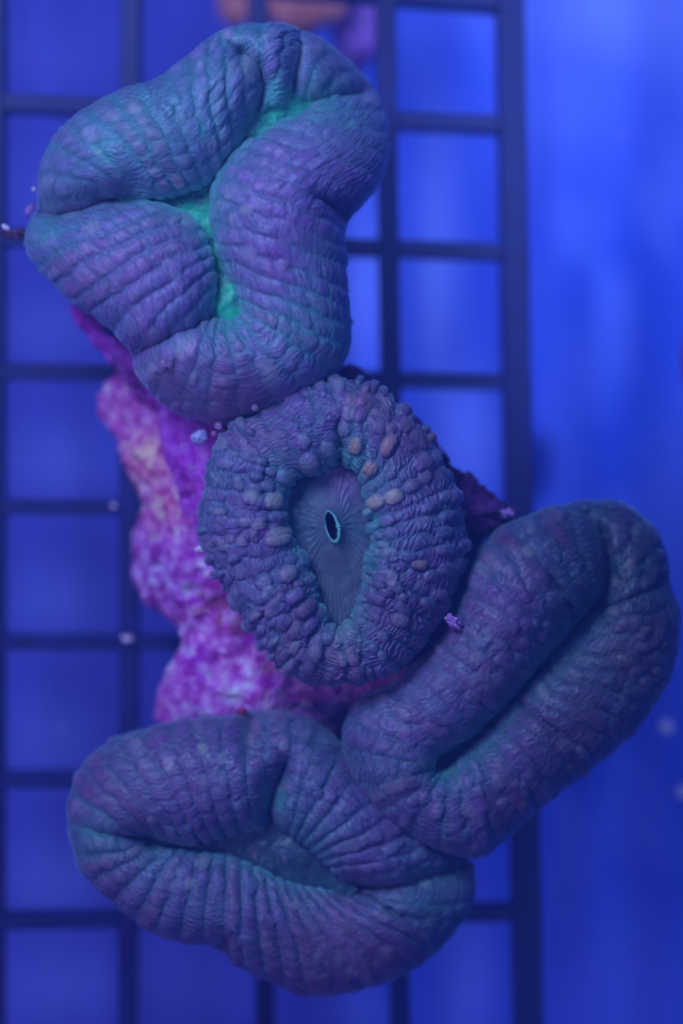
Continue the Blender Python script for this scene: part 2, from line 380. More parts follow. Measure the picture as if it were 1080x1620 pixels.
def fill_floor(name, inn, z, mat, colour, parent, grow=16, st=3.0, zfun=None, z0=0, seed=5):
    poly = [tuple(p) for p in inn[::3]]
    a = np.array(poly); x0, y0 = a.min(0) - grow - 4; x1, y1 = a.max(0) + grow + 4
    W = int((x1 - x0) / st); H = int((y1 - y0) / st)
    gx, gy = np.meshgrid(x0 + np.arange(W) * st, y0 + np.arange(H) * st)
    m = inside(gx, gy, poly)
    g = max(1, int(grow / st))
    for _ in range(g):
        b = m.copy(); b[1:] |= m[:-1]; b[:-1] |= m[1:]; b[:, 1:] |= m[:, :-1]; b[:, :-1] |= m[:, 1:]; m = b
    kk = (D - z0) / D / 100
    zz = z(gx, gy) if callable(z) else gx * 0 + z
    zz = zz + 0.06 * (fbm(gx / 12, gy / 12, seed, 3) - 0.5)
    V = np.stack([(gx - 540) * kk, (810 - gy) * kk, zz], -1)
    idx = np.arange(H * W).reshape(H, W)
    q = m[:-1, :-1] & m[1:, :-1] & m[:-1, 1:] & m[1:, 1:]
    F = np.stack([idx[1:, :-1][q], idx[1:, 1:][q], idx[:-1, 1:][q], idx[:-1, :-1][q]], -1)
    used = np.unique(F); rm = np.full(H * W, -1); rm[used] = np.arange(len(used))
    C = colour(gx, gy).reshape(-1, 3)[used]
    uv = np.stack([gx.ravel() / 100, gy.ravel() / 100], -1)[used]
    return make_mesh(name, V.reshape(-1, 3)[used], rm[F], mat, np.clip(C, 0.004, .95), uv, parent)

def empty(name, loc, label, cat, group=None):
    o = bpy.data.objects.new(name, None); COL.objects.link(o); o.location = (0, 0, 0)
    o['label'] = label; o['category'] = cat
    if group: o['group'] = group
    return o

colony = empty('coral_colony', (0, 0, 0), 'fleshy purple and teal coral with four folded heads on pink crusted rock', 'coral')

def flesh_colour(zones, green, red, pale, orange=(), dark=(), tealcav=0.55, base=PUR, greenvalley=1.0, seed=0, palew=0.5, violet=(), dim=1.0):
    def f(rh, px, py, v, h, ribh, shp, cobw, rnd, rnd2, on, cav, wrk):
        C = np.ones(px.shape + (3,)) * base
        n = fbm(px / 55, py / 55, seed, 4)
        C = mixc(C, VIO, sstep(0.45, 0.75, n) * 0.7)
        n2 = fbm(px / 26 + 9, py / 26, seed + 4, 3)
        C = mixc(C, GREY, sstep(0.45, 0.75, n2) * 0.6)
        C = mixc(C, GREY, np.clip(spots(px, py, zones), 0, 1))
        b = sstep(0.05, 0.6, ribh)
        C = mixc(C, BROWN, b * (rh > 0.68) * 0.6); C = mixc(C, GREY * 1.15, b * (rh < 0.25) * 0.6); C = C * (0.86 + 0.28 * (hsh(rh * 977, rh * 0, 5) * b + .5 * (1 - b)))[..., None]
        bead = shp * (0.35 + 0.65 * np.clip(cobw, 0, 1))
        C = C * (0.70 + 0.50 * bead * (0.6 + 0.8 * rnd))[..., None]
        C = mixc(C, C * np.array([1.12, 0.95, 0.95]), bead)
        bm, bpa, bor = bead_cols
        C = mixc(C, C * np.array([1.40, 1.22, 1.28]), bm * .9)
        # grooves between the ribs carry more green
        C = mixc(C, GREY * .95, cav * 0.5)
        C = mixc(C, TEAL, np.clip(cav * 1.2 * tealcav * (0.25 + spots(px, py, green) * 1.6), 0, 0.9) * (0.5 + 0.5 * wrk))
        C = mixc(C, GREY * 1.5 + TEAL * .15, np.clip(wrk * 0.6, 0, 1))
        C = mixc(C, VIO * 1.15, np.clip(spots(px, py, violet), 0, 1) * (1 - wrk))
        C = mixc(C, TEAL * 1.1, np.clip(spots(px, py, green), 0, 0.8) * 0.65)
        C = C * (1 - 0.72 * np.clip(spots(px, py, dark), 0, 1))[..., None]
        # valley lip
        lip = np.exp(-np.clip(v, 0, 9) * 16) * greenvalley * (0.45 + 0.7 * fbm(px / 30, py / 30, seed + 7, 2))
        C = mixc(C, TEAL * 1.25, np.clip(lip, 0, 0.95))
        C = mixc(C, RED, np.clip(spots(px, py, red), 0, 1))
        tip = ribh * shp * cobw
        C = mixc(C, PALE, np.clip(tip * np.clip((rnd - 0.62) * 2.2, 0, 1) * palew, 0, 0.8))
        C = mixc(C, PALE * 1.15, np.clip(on * 0.75, 0, 1))
        C = mixc(C, (0.22, 0.42, 0.42), 0.5 * sstep(0.965, 1.0, v) * (v < 1.2))  # bright glow of the translucent outer rim painted into the pigment
        C = mixc(C, ORG, np.clip(1.3 * spots(px, py, orange), 0, 1) * np.clip(ribh * shp * 1.3, 0.0, 1))
        C = mixc(C, np.array([0.15, 0.42, 0.44]), 0.8 * np.exp(-((v - 0.012) / 0.018) ** 2))
        C = mixc(C, np.array([0.62, 0.62, 0.44]), np.clip(bpa * .9, 0, 1)); C = mixc(C, ORG, np.clip(bor * .72, 0, 1))
        C = mixc(C, np.array([0.60, 0.60, 0.44]), np.clip(spots(px, py, pale), 0, 1) * np.clip(0.25 + 1.1 * ribh * np.sqrt(shp), 0, 1) * 0.85)
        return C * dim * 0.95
    return f

# ---- upper polyp: three swollen lobes round a green Y-shaped valley
P1 = [(200,316,58,325),(205,315,60,270),(230,318,82,218),(262,320,125,178),(290,314,185,146),(318,304,245,128),(338,290,290,95),
 (352,268,325,68),(372,240,355,50),(395,208,385,41),(408,190,420,38),(425,176,450,39),(450,164,475,44),(478,158,510,57),
 (494,165,560,92),(484,178,597,135),(462,190,614,185),(435,204,616,235),(408,222,605,280),(380,240,585,312),(356,265,556,345),
 (340,295,545,370),(334,330,550,405),(338,370,549,440),(350,415,553,485),(366,450,557,520),(380,478,552,560),(383,496,520,600),
 (372,507,460,640),(358,508,385,664),(347,500,320,667),(343,480,262,643),(344,455,220,598),(341,425,205,556),(335,400,160,510),
 (322,368,115,482),(300,345,75,440),(270,331,45,405),(240,324,38,372),(212,320,48,340)]
cr1 = [[(58,334,0),(90,340,.12),(130,334,.2),(165,322,.15),(205,317,.02)],
       [(395,210,.05),(414,170,.15),(420,140,.2),(410,112,.35),(388,92,.55)],
       [(462,160,.05),(468,120,.3),(476,85,.4),(474,55,.4),(478,42,0)],
       [(480,168,.1),(530,150,.35),(575,140,.45)],
       [(345,498,.05),(310,522,.45),(268,540,.55),(222,560,.45),(206,566,0)],
       [(552,352,0),(528,335,.4),(505,322,.65)],
       [(383,92,.5),(365,75,.7)]]
ga1 = [(230,230,90,.9),(430,340,80,1.0),(240,430,80,.6),(380,590,80,.2),(430,90,50,.4),(530,110,60,-.3)]
def zo1(x, y): return -1.9 * sstep(420, 660, x) * sstep(330, 40, y) - 0.35 * sstep(250, 30, x) - 0.15 * sstep(560, 680, y)
c1 = flesh_colour(zones=[(230,220,150,.75),(120,280,80,.7),(330,170,80,.5)],
                  green=[(230,215,130,.30),(340,160,80,.25),(175,250,24,.8),(235,262,26,.35),(330,215,26,.55),(450,170,40,1),(390,55,60,.3),(510,165,60,.7),(545,190,40,.5),(480,520,60,.45),(365,515,45,.45),(540,545,50,.5),(70,240,30,.4),(80,370,40,.4),(500,420,40,.2)],
                  red=[(265,600,40,.5),(290,630,40,.45),(350,650,60,.4),(330,590,40,.25)],
                  pale=[(425,590,18,.15)], seed=3, greenvalley=.9, violet=[(500,260,110,.7),(440,380,110,.5),(260,430,100,.4),(540,120,60,.4)])
o1, in1, out1, inf1 = polyp('polyp', P1, cr1, ga1, -1.1, 1.55, zo1, 1150, 160, 32, 25, 0.062, c1, 11, colony, cob=0.8, wr=.014, ribamp=.62, warp=.5, flute=[(240,440,90,.5),(430,400,90,.4),(430,100,50,.4),(540,110,60,.6)], nbead=130, bsize=10.5, bamp=.035, beads=[(398,118,24,16,.8,.3,0),(425,590,26,14,.5,.3,0),(300,555,24,15,.6,.25,0),(470,100,30,14,.5,.2,0),(150,225,16,14,.5,.15,0),(330,240,20,14,.6,.1,0),(410,335,16,13,.5,.1,0)])
o1['label'] = 'upper head with swollen lobes around a bright green valley'
def floor1(x, y): return -0.66 + 0.12 * np.exp(-((x - 362) ** 2 / 900 + (y - 480) ** 2 / 1800)) - 1.2 * sstep(400, 640, x) * sstep(330, 60, y)
def gcol(a, b, sc_=14, seed=2):
    a = np.array(a); b = np.array(b)
    return lambda x, y: mixc(np.ones(x.shape + (3,)) * a, b, sstep(0.35, 0.7, fbm(x / sc_, y / sc_, seed, 3)))
fill_floor('oral_disc', in1, floor1, M_valley, gcol((0.03, 0.62, 0.30), (0.04, 0.24, 0.20), 20), o1, z0=-1.1)

# ---- middle polyp, round, pebbled, with an open mouth
P2 = [(456.9,787.8,325,770),(463.2,765.2,335,720),(477.9,754.9,362,680),(498.9,753.9,415,652),(517.9,744.6,465,625),(535.7,734.3,505,606),(551.5,741.5,548,597),(567.2,748.7,592,610),(577.7,762.1,635,640),(576.6,782.7,675,680),(580.9,806.4,703,730),(586.1,831.1,725,785),(585.0,857.9,738,845),(581.5,885.7,733,895),(574.9,906.3,712,945),(571.6,932.0,692,988),(567.2,957.8,668,1028),(556.2,978.4,625,1060),(541.9,991.8,575,1080),(525.4,991.8,525,1085),(511.1,975.3,480,1078),(503.4,952.6,440,1052),(497.9,926.9,412,1015),(491.3,906.3,385,982),(479.2,885.7,362,945),(471.6,862.0,340,905),(460.1,837.3,322,860),(454.9,810.5,314,815)]
cr2 = [[(536,740,.1),(540,705,.3),(535,670,.6)], [(560,960,.15),(566,1000,.5),(560,1030,.7)], [(578,880,.1),(610,885,.6)], [(500,920,.2),(470,930,.6)]]
ga2 = []
c2 = flesh_colour(zones=[(350,730,60,.35)], green=[(465,765,26,.7),(548,735,34,.95),(585,830,24,.6),(590,870,20,.6),(575,900,22,.5),(550,990,30,.6),(595,760,30,.5),(560,700,24,.5),(440,735,22,.4)],
                  red=[(640,680,60,.3),(600,640,40,.3),(690,750,40,.25),(470,1000,60,.25),(520,1040,60,.25)],
                  pale=[], orange=[(585,640,20,.25),(690,700,20,.2)], dark=[(610,960,90,.35)], seed=31, dim=.76, greenvalley=.9, palew=1.0, violet=[(640,760,90,.5),(420,700,60,.3),(390,850,70,.5),(600,980,80,.4)])
o2, in2, out2, inf2 = polyp('polyp', P2, cr2, ga2, -0.75, 0.85, lambda x, y: -0.25 * sstep(600, 760, x), 1000, 150, 28, 23, 0.070, c2, 23, colony, cob=.55, vesicle=0, ribamp=.7, wr=.019, warp=1.3, edge=.8, inedge=.9, round_=True,
    nbead=120, bsize=10.5, edge_jag=12, bamp=.11, beads=[(400.1,787.1,15.2,12.5,0.9,0.55,0),(432.1,792.6,15.2,14.3,1,0.9,0.1),(409.9,828.0,12.5,10.7,0.8,0.3,0),(439.7,850.1,20.6,15.2,1,0.7,0.05),(481.0,698.9,13.4,11.6,0.7,0.2,0),(489.6,733.0,15.2,15.2,0.8,0.3,0),(519.4,713.8,16.1,11.6,0.9,0.2,0),(564.1,705.3,14.3,10.7,1,0.3,0.75),(586.3,740.2,11.6,11.6,1,0.3,0.8),(613.1,706.1,19.7,11.6,0.9,0.1,0.7),(596.1,794.7,14.3,11.6,1,0.9,0.25),(622.5,786.2,15.2,12.5,1,0.8,0.25),(452.5,756.4,15.2,13.4,0.8,0.1,0),(481.0,882.1,16.1,15.2,1,0.1,0),(455.5,907.6,14.3,13.4,1,0.35,0.15),(466.1,941.7,15.2,11.6,1,0.1,0),(483.2,960.9,16.1,11.6,1,0.1,0),(513.0,965.1,19.7,13.4,1,0.05,0),(449.1,982.2,15.2,11.6,0.9,0,0),(470.4,995.0,16.1,12.5,0.9,0,0),(557.7,1001.3,23.3,13.4,1,0.2,0),(557.7,1035.4,16.1,11.6,1,0.3,0),(662.1,892.7,14.3,8.1,0.7,0.2,0.7),(649.3,769.2,13.4,10.7,0.8,0.15,0.1),(670.6,756.4,12.5,9.8,0.6,0.1,0.1),(674.9,803.3,12.5,9.8,0.7,0.1,0),(704.7,816.0,12.5,8.9,0.7,0.05,0),(702.6,786.2,11.6,9.8,0.7,0.1,0),(700.4,841.6,13.4,8.9,0.7,0.05,0),(702.6,869.3,16.1,9.8,0.8,0.05,0),(704.7,899.1,14.3,9.8,0.7,0.05,0),(640.8,673.3,13.4,11.6,0.6,0.1,0.15),(598.2,677.6,11.6,11.6,0.6,0.05,0.1),(555.6,637.1,15.2,11.6,0.5,0.1,0.25),(478.9,1033.3,11.6,11.6,0.7,0.1,0),(504.5,1012.0,13.4,9.8,0.6,0,0),(395.9,718.1,16.1,13.4,0.5,0.05,0),(423.5,769.2,11.6,9.8,0.5,0.1,0),(604.6,1003.5,9.8,8.9,0.6,0.1,0),(436.3,956.6,17.0,13.4,0.7,0,0),(376.7,867.2,16.1,13.4,0.4,0,0),(419.3,918.3,15.2,12.5,0.6,0,0),(685.5,690.4,9.8,8.9,0.9,0,0.1),(734.5,862.9,11.6,9.8,0.8,0,0),(615.2,679.7,9.8,9.8,0.5,0.1,0.1),(666.4,733.0,15.2,11.6,0.6,0,0.15)])
o2['label'] = 'round middle head, pebbled, with an open mouth in its centre'
# oral disc: polar sheet from the mouth to the lobes' foot
def disc2():
    nu, nv = 420, 60
    th = np.linspace(0, 2 * np.pi, nu, endpoint=False); ca, sa = math.cos(math.radians(-14)), math.sin(math.radians(-14))
    ex, ey = 10.5 * np.cos(th), 26 * np.sin(th); mx_, my_ = 525 + ex * ca - ey * sa * -1 * -1, 833 + ex * sa + ey * ca
    # ellipse tilted so its top leans left
    mx_ = 525 + ex * math.cos(0.25) + ey * math.sin(0.25); my_ = 833 - ex * math.sin(0.25) + ey * math.cos(0.25)
    cen = np.array([521, 850.0]); o = in2 + (in2 - cen) * 0.16
    oa = np.arctan2(o[:, 1] - cen[1], o[:, 0] - cen[0]); srt = np.argsort(oa)
    a = np.arctan2(my_ - 833, mx_ - 525)
    ox = np.interp(a, oa[srt], o[srt, 0], period=2 * np.pi); oy = np.interp(a, oa[srt], o[srt, 1], period=2 * np.pi)
    v = np.linspace(0, 1, nv)
    px = mx_[:, None] * (1 - v) + ox[:, None] * v; py = my_[:, None] * (1 - v) + oy[:, None] * v
    lw = th[:, None] * 52 / 6.283 + 0.9 * fbm(px / 30, py / 30, 4, 3) * sstep(0, .4, v)[None]; fr = np.abs(lw - np.round(lw)) * 2; rid = 1 - np.exp(-(fr / 0.33) ** 2) * (0.25 + 0.75 * sstep(.35, .6, fbm(px / 18, py / 26, 11, 2) + 0.2 * sstep(850, 900, py)))
    z = -0.56 + 0.16 * np.exp(-v * 5)[None] - 0.10 * v[None] ** 2 + -0.020 * rid * sstep(0.02, .3, v)[None] * (1.2 - v)[None] + 0.03 * (fbm(px / 16, py / 16, 8, 2) - .5)
    kk = (D + 0.75) / D / 100
    V = np.stack([(px - 540) * kk, (810 - py) * kk, z], -1)
    C = np.ones(px.shape + (3,)) * np.array([0.085, 0.15, 0.19])
    C = mixc(C, (0.34, 0.21, 0.17), np.clip((1 - rid) * sstep(835, 890, py) * .8, 0, 1))
    C = mixc(C, (0.12, 0.22, 0.24), (1 - rid) * .3)
    C = mixc(C, VIO * .9, spots(px, py, [(545, 770, 30, .6)]))
    uv = np.stack([np.repeat((th / 6.283 * 4)[:, None], nv, 1).ravel(), np.repeat(v[None], nu, 0).ravel()], -1)
    d = make_mesh('oral_disc', V.reshape(-1, 3), grid_faces(nu, nv), M_disc, C.reshape(-1, 3), uv, o2)
    # mouth: crimped teal lip and a dark throat
    M_lip = plain('mouth_lip', (0.22, 0.70, 0.52), 0.35, 12, 0.2); M_thr = plain('throat', (0.03, 0.012, 0.03), 0.6)
    nl, ns = 400, 12; t2 = np.linspace(0, 2 * np.pi, nl, endpoint=False)
    wv = 1 + 0.02 * np.sin(t2 * 3 + 1) + 0.015 * np.sin(t2 * 7); ex, ey = 9.6 * np.cos(t2) * wv, 24.5 * np.sin(t2) * wv
    bx = 525 + ex * math.cos(.25) + ey * math.sin(.25); by = 833 - ex * math.sin(.25) + ey * math.cos(.25)
    side = 0.5 + 0.5 * np.clip(np.cos(t2 - 0.6), -1, 1)
    rr = (0.006 + 0.036 * side ** .8 * (0.25 + 0.75 * np.abs(np.sin(t2 * 17 + np.sin(t2 * 3))) ** .7) * (0.7 + 0.5 * np.sin(t2 * 5 + 1) ** 2))[:, None]
    ph = np.linspace(0, 2 * np.pi, ns, endpoint=False)[None]
    nx = np.cos(t2 * 1) ; c = np.stack([(bx - 540) * kk, (810 - by) * kk], -1)
    out = c - np.array([(525 - 540) * kk, (810 - 833) * kk]); out /= np.linalg.norm(out, axis=1, keepdims=True)
    Vx = c[:, 0][:, None] + out[:, 0][:, None] * rr * np.cos(ph); Vy = c[:, 1][:, None] + out[:, 1][:, None] * rr * np.cos(ph)
    Vz = -0.378 + rr * np.sin(ph) + 0 * Vx
    Fw = grid_faces(nl, ns + 1) ; i, j = np.meshgrid(np.arange(nl), np.arange(ns), indexing='ij')
    F = np.stack([i * ns + j, i * ns + (j + 1) % ns, ((i + 1) % nl) * ns + (j + 1) % ns, ((i + 1) % nl) * ns + j], -1).reshape(-1, 4)
    make_mesh('mouth_lip', np.stack([Vx, Vy, Vz], -1).reshape(-1, 3), F, M_lip, parent=o2)
    s = np.linspace(1.02, 0.0, 9); V = []
    for q in s:
        V.append(np.stack([c[:, 0] * q + (1 - q) * (-15 * kk), c[:, 1] * q + (1 - q) * (-23 * kk), np.full(nl, -0.41 - 0.5 * math.sqrt(max(0, 1.02 - q)))], -1))
    make_mesh('throat', np.stack(V, 1).reshape(-1, 3), grid_faces(nl, 9)[:, ::-1], M_thr, parent=o2)
disc2()

# ---- right polyp: a long fold closed round a dark slit
P3 = [(688.2,1212.0,560,1240),(687.6,1201.0,541,1190),(697.8,1191.3,543,1145),(715.8,1181.1,570,1105),(743.9,1165.0,612,1083),(773.5,1138.6,650,1055),(803.5,1108.3,690,1010),(834.7,1072.5,715,975),(865.3,1039.4,730,935),(890.3,1009.4,745,888),(909.4,988.7,780,843),(927.9,970.4,830,815),(939.7,959.4,890,796),(944.7,955.6,940,790),(947.0,957.2,985,793),(946.9,960.2,1030,825),(942.9,967.4,1058,872),(935.2,975.7,1066,930),(922.6,990.0,1079,975),(902.8,1013.2,1078,1030),(879.9,1040.3,1058,1090),(852.9,1070.0,1020,1145),(825.6,1099.7,975,1190),(797.4,1129.5,920,1232),(771.8,1156.7,865,1272),(747.4,1178.6,815,1318),(725.2,1196.3,760,1357),(707.4,1213.1,690,1345),(696.6,1217.2,625,1310),(690.0,1217.4,590,1278)]
cr3 = [[(945,960,.03),(958,925,.25),(962,880,.4),(952,840,.5),(930,812,.6)],
       [(925,975,.05),(990,945,.75),(1050,925,.85)],
       [(820,1108,.1),(850,1130,.7),(900,1180,.85)],
       [(905,985,.1),(890,950,.7),(860,900,.88)]]
ga3 = [(800,1010,90,.8),(640,1160,70,.3),(960,1060,90,.4)]
def zo3(x, y): return -0.75 * sstep(720, 1080, x) - 0.15 * sstep(1200, 1380, y)
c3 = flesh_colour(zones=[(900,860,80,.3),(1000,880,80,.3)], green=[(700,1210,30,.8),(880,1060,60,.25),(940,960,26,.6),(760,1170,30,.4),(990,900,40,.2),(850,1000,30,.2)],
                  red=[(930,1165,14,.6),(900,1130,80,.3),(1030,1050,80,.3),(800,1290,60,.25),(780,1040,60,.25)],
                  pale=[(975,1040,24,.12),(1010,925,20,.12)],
                  dark=[(980,900,150,.9),(1010,1060,150,.85),(930,1180,120,.7),(900,840,80,.5),(880,1000,60,.4),(900,1180,100,.4)], seed=57, dim=.66, greenvalley=.7, violet=[(800,980,90,.5),(700,1100,90,.5),(900,1150,100,.4)])  # dark spots paint the light falloff to the right into the flesh
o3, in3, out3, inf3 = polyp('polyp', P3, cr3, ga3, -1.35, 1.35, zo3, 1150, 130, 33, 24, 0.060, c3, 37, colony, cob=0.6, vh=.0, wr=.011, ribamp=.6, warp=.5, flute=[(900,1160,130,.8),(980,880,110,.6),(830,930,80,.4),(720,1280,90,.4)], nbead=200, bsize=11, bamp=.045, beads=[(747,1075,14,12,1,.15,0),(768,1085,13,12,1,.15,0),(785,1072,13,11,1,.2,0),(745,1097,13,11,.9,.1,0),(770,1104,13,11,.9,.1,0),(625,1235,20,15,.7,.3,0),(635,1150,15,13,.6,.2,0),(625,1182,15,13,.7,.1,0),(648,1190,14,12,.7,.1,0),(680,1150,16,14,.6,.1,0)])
o3['label'] = 'right head folded shut along a dark slanting slit'
fill_floor('oral_disc', in3, lambda x, y: -1.35 - 0.35 + zo3(x, y), M_smooth, gcol((0.03, 0.12, 0.12), (0.05, 0.26, 0.20)), o3, z0=-1.35, grow=14)

# ---- lower polyp: wide, with a half-open smooth valley
P4 = [(238,1325,107,1300),(243,1322,112,1250),(262,1326,135,1205),(290,1332,175,1170),(320,1329,230,1151),(350,1321,295,1138),(385,1312,355,1131),
 (415,1307,415,1125),(440,1308,470,1130),(462,1315,520,1158),(482,1328,580,1225),(500,1345,640,1280),(518,1366,700,1330),(538,1388,742,1362),
 (556,1402,750,1385),(548,1406,748,1430),(530,1404,722,1475),(505,1400,675,1520),(480,1396,615,1555),(455,1388,550,1572),(430,1376,480,1578),
 (405,1364,425,1553),(380,1354,380,1533),(350,1347,340,1500),(320,1343,285,1492),(290,1340,225,1465),(265,1335,170,1420),(248,1331,125,1368)]
cr4 = [[(432,1307,.1),(428,1275,.3),(438,1235,.4),(455,1200,.65)],
       [(556,1402,.1),(620,1398,.35),(690,1380,.4),(748,1368,0)],
       [(238,1326,.15),(190,1312,.65),(150,1306,.85)],
       [(346,1503,0),(358,1485,.55),(375,1462,.85)],
       [(398,1126,0),(394,1170,.75),(392,1215,.9)],
       [(556,1402,.1),(600,1420,.6),(650,1450,.8)]]
ga4 = [(300,1230,100,.8),(530,1260,90,.9),(480,1490,140,-.45),(680,1450,90,-.3)]
def zo4(x, y): return -0.25 * sstep(1420, 1600, y) - 0.2 * sstep(600, 760, x)
c4 = flesh_colour(zones=[(200,1380,80,.45),(680,1440,80,.5),(300,1390,80,.35),(500,1440,120,.3)], green=[(160,1310,40,.5),(435,1260,30,.6),(500,1320,45,.5),(250,1330,30,.4),(660,1400,60,.3),(430,1340,50,.3)],
                  red=[(362,1488,12,.8),(500,1480,60,.35),(560,1500,80,.35),(745,1378,10,.8),(480,1560,50,.4),(640,1530,60,.3),(250,1180,80,.2)],
                  pale=[(180,1330,30,.1)], seed=71, dim=.72, greenvalley=.6, palew=.5, violet=[(300,1230,120,.4),(600,1300,90,.6),(550,1500,90,.4)])
o4, in4, out4, inf4 = polyp('polyp', P4, cr4, ga4, -1.75, 1.35, zo4, 1150, 145, 30, 24, 0.060, c4, 41, colony, cob=0.6, warp=.4, flute=[(300,1430,120,.7),(430,1480,120,.75),(560,1490,120,.75),(690,1440,90,.8),(560,1300,90,.4)], edge=.6, nbead=150, bsize=10.5, bamp=.035, beads=[(325,1177,10,9,.9,.5,0),(272,1203,11,10,.8,.4,0),(328,1228,14,11,.6,.2,0),(357,1222,12,10,.6,.2,0)], vh=.05, skirt=1.5, wr=.014, ribamp=.8)
o4['label'] = 'lower head with a half open smooth valley and ribbed skirt'
def floor4(x, y): return -1.27 + 0.12 * np.exp(-((x - 465) ** 2 / 3600 + (y - 1350) ** 2 / 900))
fill_floor('oral_disc', in4, floor4, M_smooth, gcol((0.04, 0.085, 0.11), (0.045, 0.12, 0.125), 50), o4, z0=-1.75, grow=14)

# ------------------------------------------------------------------ crusted rock under the coral
def rock_material():
    m, nt, b = nodes_of('coralline_rock'); L = nt.links.new
    tc = N(nt, 'ShaderNodeTexCoord')
    a = N(nt, 'ShaderNodeAttribute'); a.attribute_name = 'pigment'
    n = N(nt, 'ShaderNodeTexNoise'); n.inputs['Scale'].default_value = 3.6; n.inputs['Detail'].default_value = 8; n.inputs['Roughness'].default_value = 0.7; L(tc.outputs['Object'], n.inputs['Vector'])
    r = N(nt, 'ShaderNodeValToRGB'); e = r.color_ramp.elements
    e[0].position = 0.30; e[0].color = (0.30, 0.02, 0.24, 1); e[1].position = 0.72; e[1].color = (0.97, 0.88, 0.94, 1)
    for p, c in ((0.40, (0.60, 0.06, 0.48, 1)), (0.49, (0.78, 0.20, 0.72, 1)), (0.58, (0.88, 0.48, 0.78, 1))):
        q = e.new(p); q.color = c
    L(n.outputs[0], r.inputs[0])
    mx = N(nt, 'ShaderNodeMix', data_type='RGBA', blend_type='MULTIPLY'); mx.inputs['Factor'].default_value = 1; L(r.outputs[0], mx.inputs['A']); L(a.outputs['Color'], mx.inputs['B'])
    L(mx.outputs['Result'], b.inputs['Base Color']); b.inputs['Roughness'].default_value = 0.6; b.inputs['Specular IOR Level'].default_value = 0.3
    n2 = N(nt, 'ShaderNodeTexNoise'); n2.inputs['Scale'].default_value = 7; n2.inputs['Detail'].default_value = 6; n2.inputs['Roughness'].default_value = 0.7; L(tc.outputs['Object'], n2.inputs['Vector'])
    bp = N(nt, 'ShaderNodeBump'); bp.inputs['Strength'].default_value = 0.9; bp.inputs['Distance'].default_value = 0.12; L(n2.outputs[0], bp.inputs['Height']); L(bp.outputs[0], b.inputs['Normal'])
    return m
M_rock = rock_material()
def rock(name, outline, z0, H, zoff, seed, tint, rough=0.35, base=-4.6, gains=()):
    k = len(outline); nu, nr = 420, 90
    op = closed_spline(np.array(outline, float), np.linspace(0, k, nu, endpoint=False))
    cen = op.mean(0)
    inf = Inflate([tuple(p) for p in op[::3]], None, (), gains, st=4.0, ex=0.5)
    v = np.linspace(0.001, 1, nr) ** 0.75
    A = cen + (op - cen)[:, None] * v[None, :, None]; px, py = A[..., 0], A[..., 1]
    h = inf(px, py); h[:, -1] = 0
    z = z0 + H * h + zoff(px, py)
    kk = (D - z0) / D / 100
    P = np.stack([(px - 540) * kk, (810 - py) * kk, z], -1)
    post = []
    c3 = np.array([(cen[0] - 540) * kk, (810 - cen[1]) * kk])
    for q in range(1, 14):
        s = q / 13; a = P[:, -1].copy(); a[:, :2] = c3 + (a[:, :2] - c3) * (1 - 0.10 * s); a[:, 2] = a[:, 2] * (1 - s) + base * s; post.append(a)
    P = np.concatenate([P, np.stack(post, 1)], 1)
    n = normals(P)
    if n[:, 20, 2].mean() < 0: n = -n; fl = True
    else: fl = False
    X, Y, Z = P[..., 0], P[..., 1], P[..., 2]
    dd = (fbm(X * 1.3 + Z, Y * 1.3 - Z * .6, seed, 3) - 0.5) * 1.3 * rough + (fbm(X * 5 + Z * 2, Y * 5 + Z * 2, seed + 3, 4) - 0.5) * 0.45 * rough
    dd += -0.30 * rough * sstep(0.66, 0.8, vn(X * 4.2 + Z * 2, Y * 4.2 - Z, seed + 9))
    P = P + n * dd[..., None]
    F = grid_faces(nu, P.shape[1])
    if fl: F = F[:, ::-1]
    C = tint(np.concatenate([px, np.repeat(px[:, -1:], 13, 1)], 1), np.concatenate([py, np.repeat(py[:, -1:], 13, 1)], 1))
    return make_mesh(name, P.reshape(-1, 3), F, M_rock, C.reshape(-1, 3), parent=colony)
RA = [(150,645),(170,608),(200,588),(240,600),(300,640),(420,640),(560,600),(650,660),(740,780),(790,812),(760,880),(740,980),(700,1060),(600,1150),(520,1200),
      (400,1240),(270,1220),(248,1150),(252,1100),(272,1050),(292,1005),(262,975),(222,945),(202,905),(206,860),(228,820),(222,780),(198,735),(180,690)]
def crust(x, y, sd):
    C = np.ones(x.shape + (3,)); n = fbm(x / 45, y / 45, sd, 4); n2 = fbm(x / 30 + 8, y / 30, sd + 5, 4)
    C = mixc(C, (0.75, 0.25, 0.9), sstep(0.52, 0.68, n)); C = mixc(C, (1.1, 1.7, 1.25), sstep(0.50, 0.66, n2) * .8)
    return mixc(C, (0.55, 0.3, 0.3), sstep(0.36, 0.26, n2) * .8)
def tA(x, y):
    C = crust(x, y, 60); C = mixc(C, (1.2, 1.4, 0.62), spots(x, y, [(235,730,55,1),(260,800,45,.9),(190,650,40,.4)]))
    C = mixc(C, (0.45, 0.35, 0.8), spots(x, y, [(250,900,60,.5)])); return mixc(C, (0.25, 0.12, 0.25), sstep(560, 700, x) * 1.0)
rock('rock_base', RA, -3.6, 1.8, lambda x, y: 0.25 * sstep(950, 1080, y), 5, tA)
RB = [(112,482),(150,492),(200,535),(260,600),(340,600),(430,620),(450,800),(420,900),(350,910),(318,880),(298,840),(280,780),(262,720),(252,660),(225,618),(195,582),(160,552),(132,525)]
def tB(x, y):
    C = np.ones(x.shape + (3,)) * np.array([0.85, 0.5, 1.0]); C = C * crust(x, y, 90) ** 0.5; return mixc(C, (0.75, 0.25, 1), spots(x, y, [(150,520,70,.7),(290,700,60,.6)]))
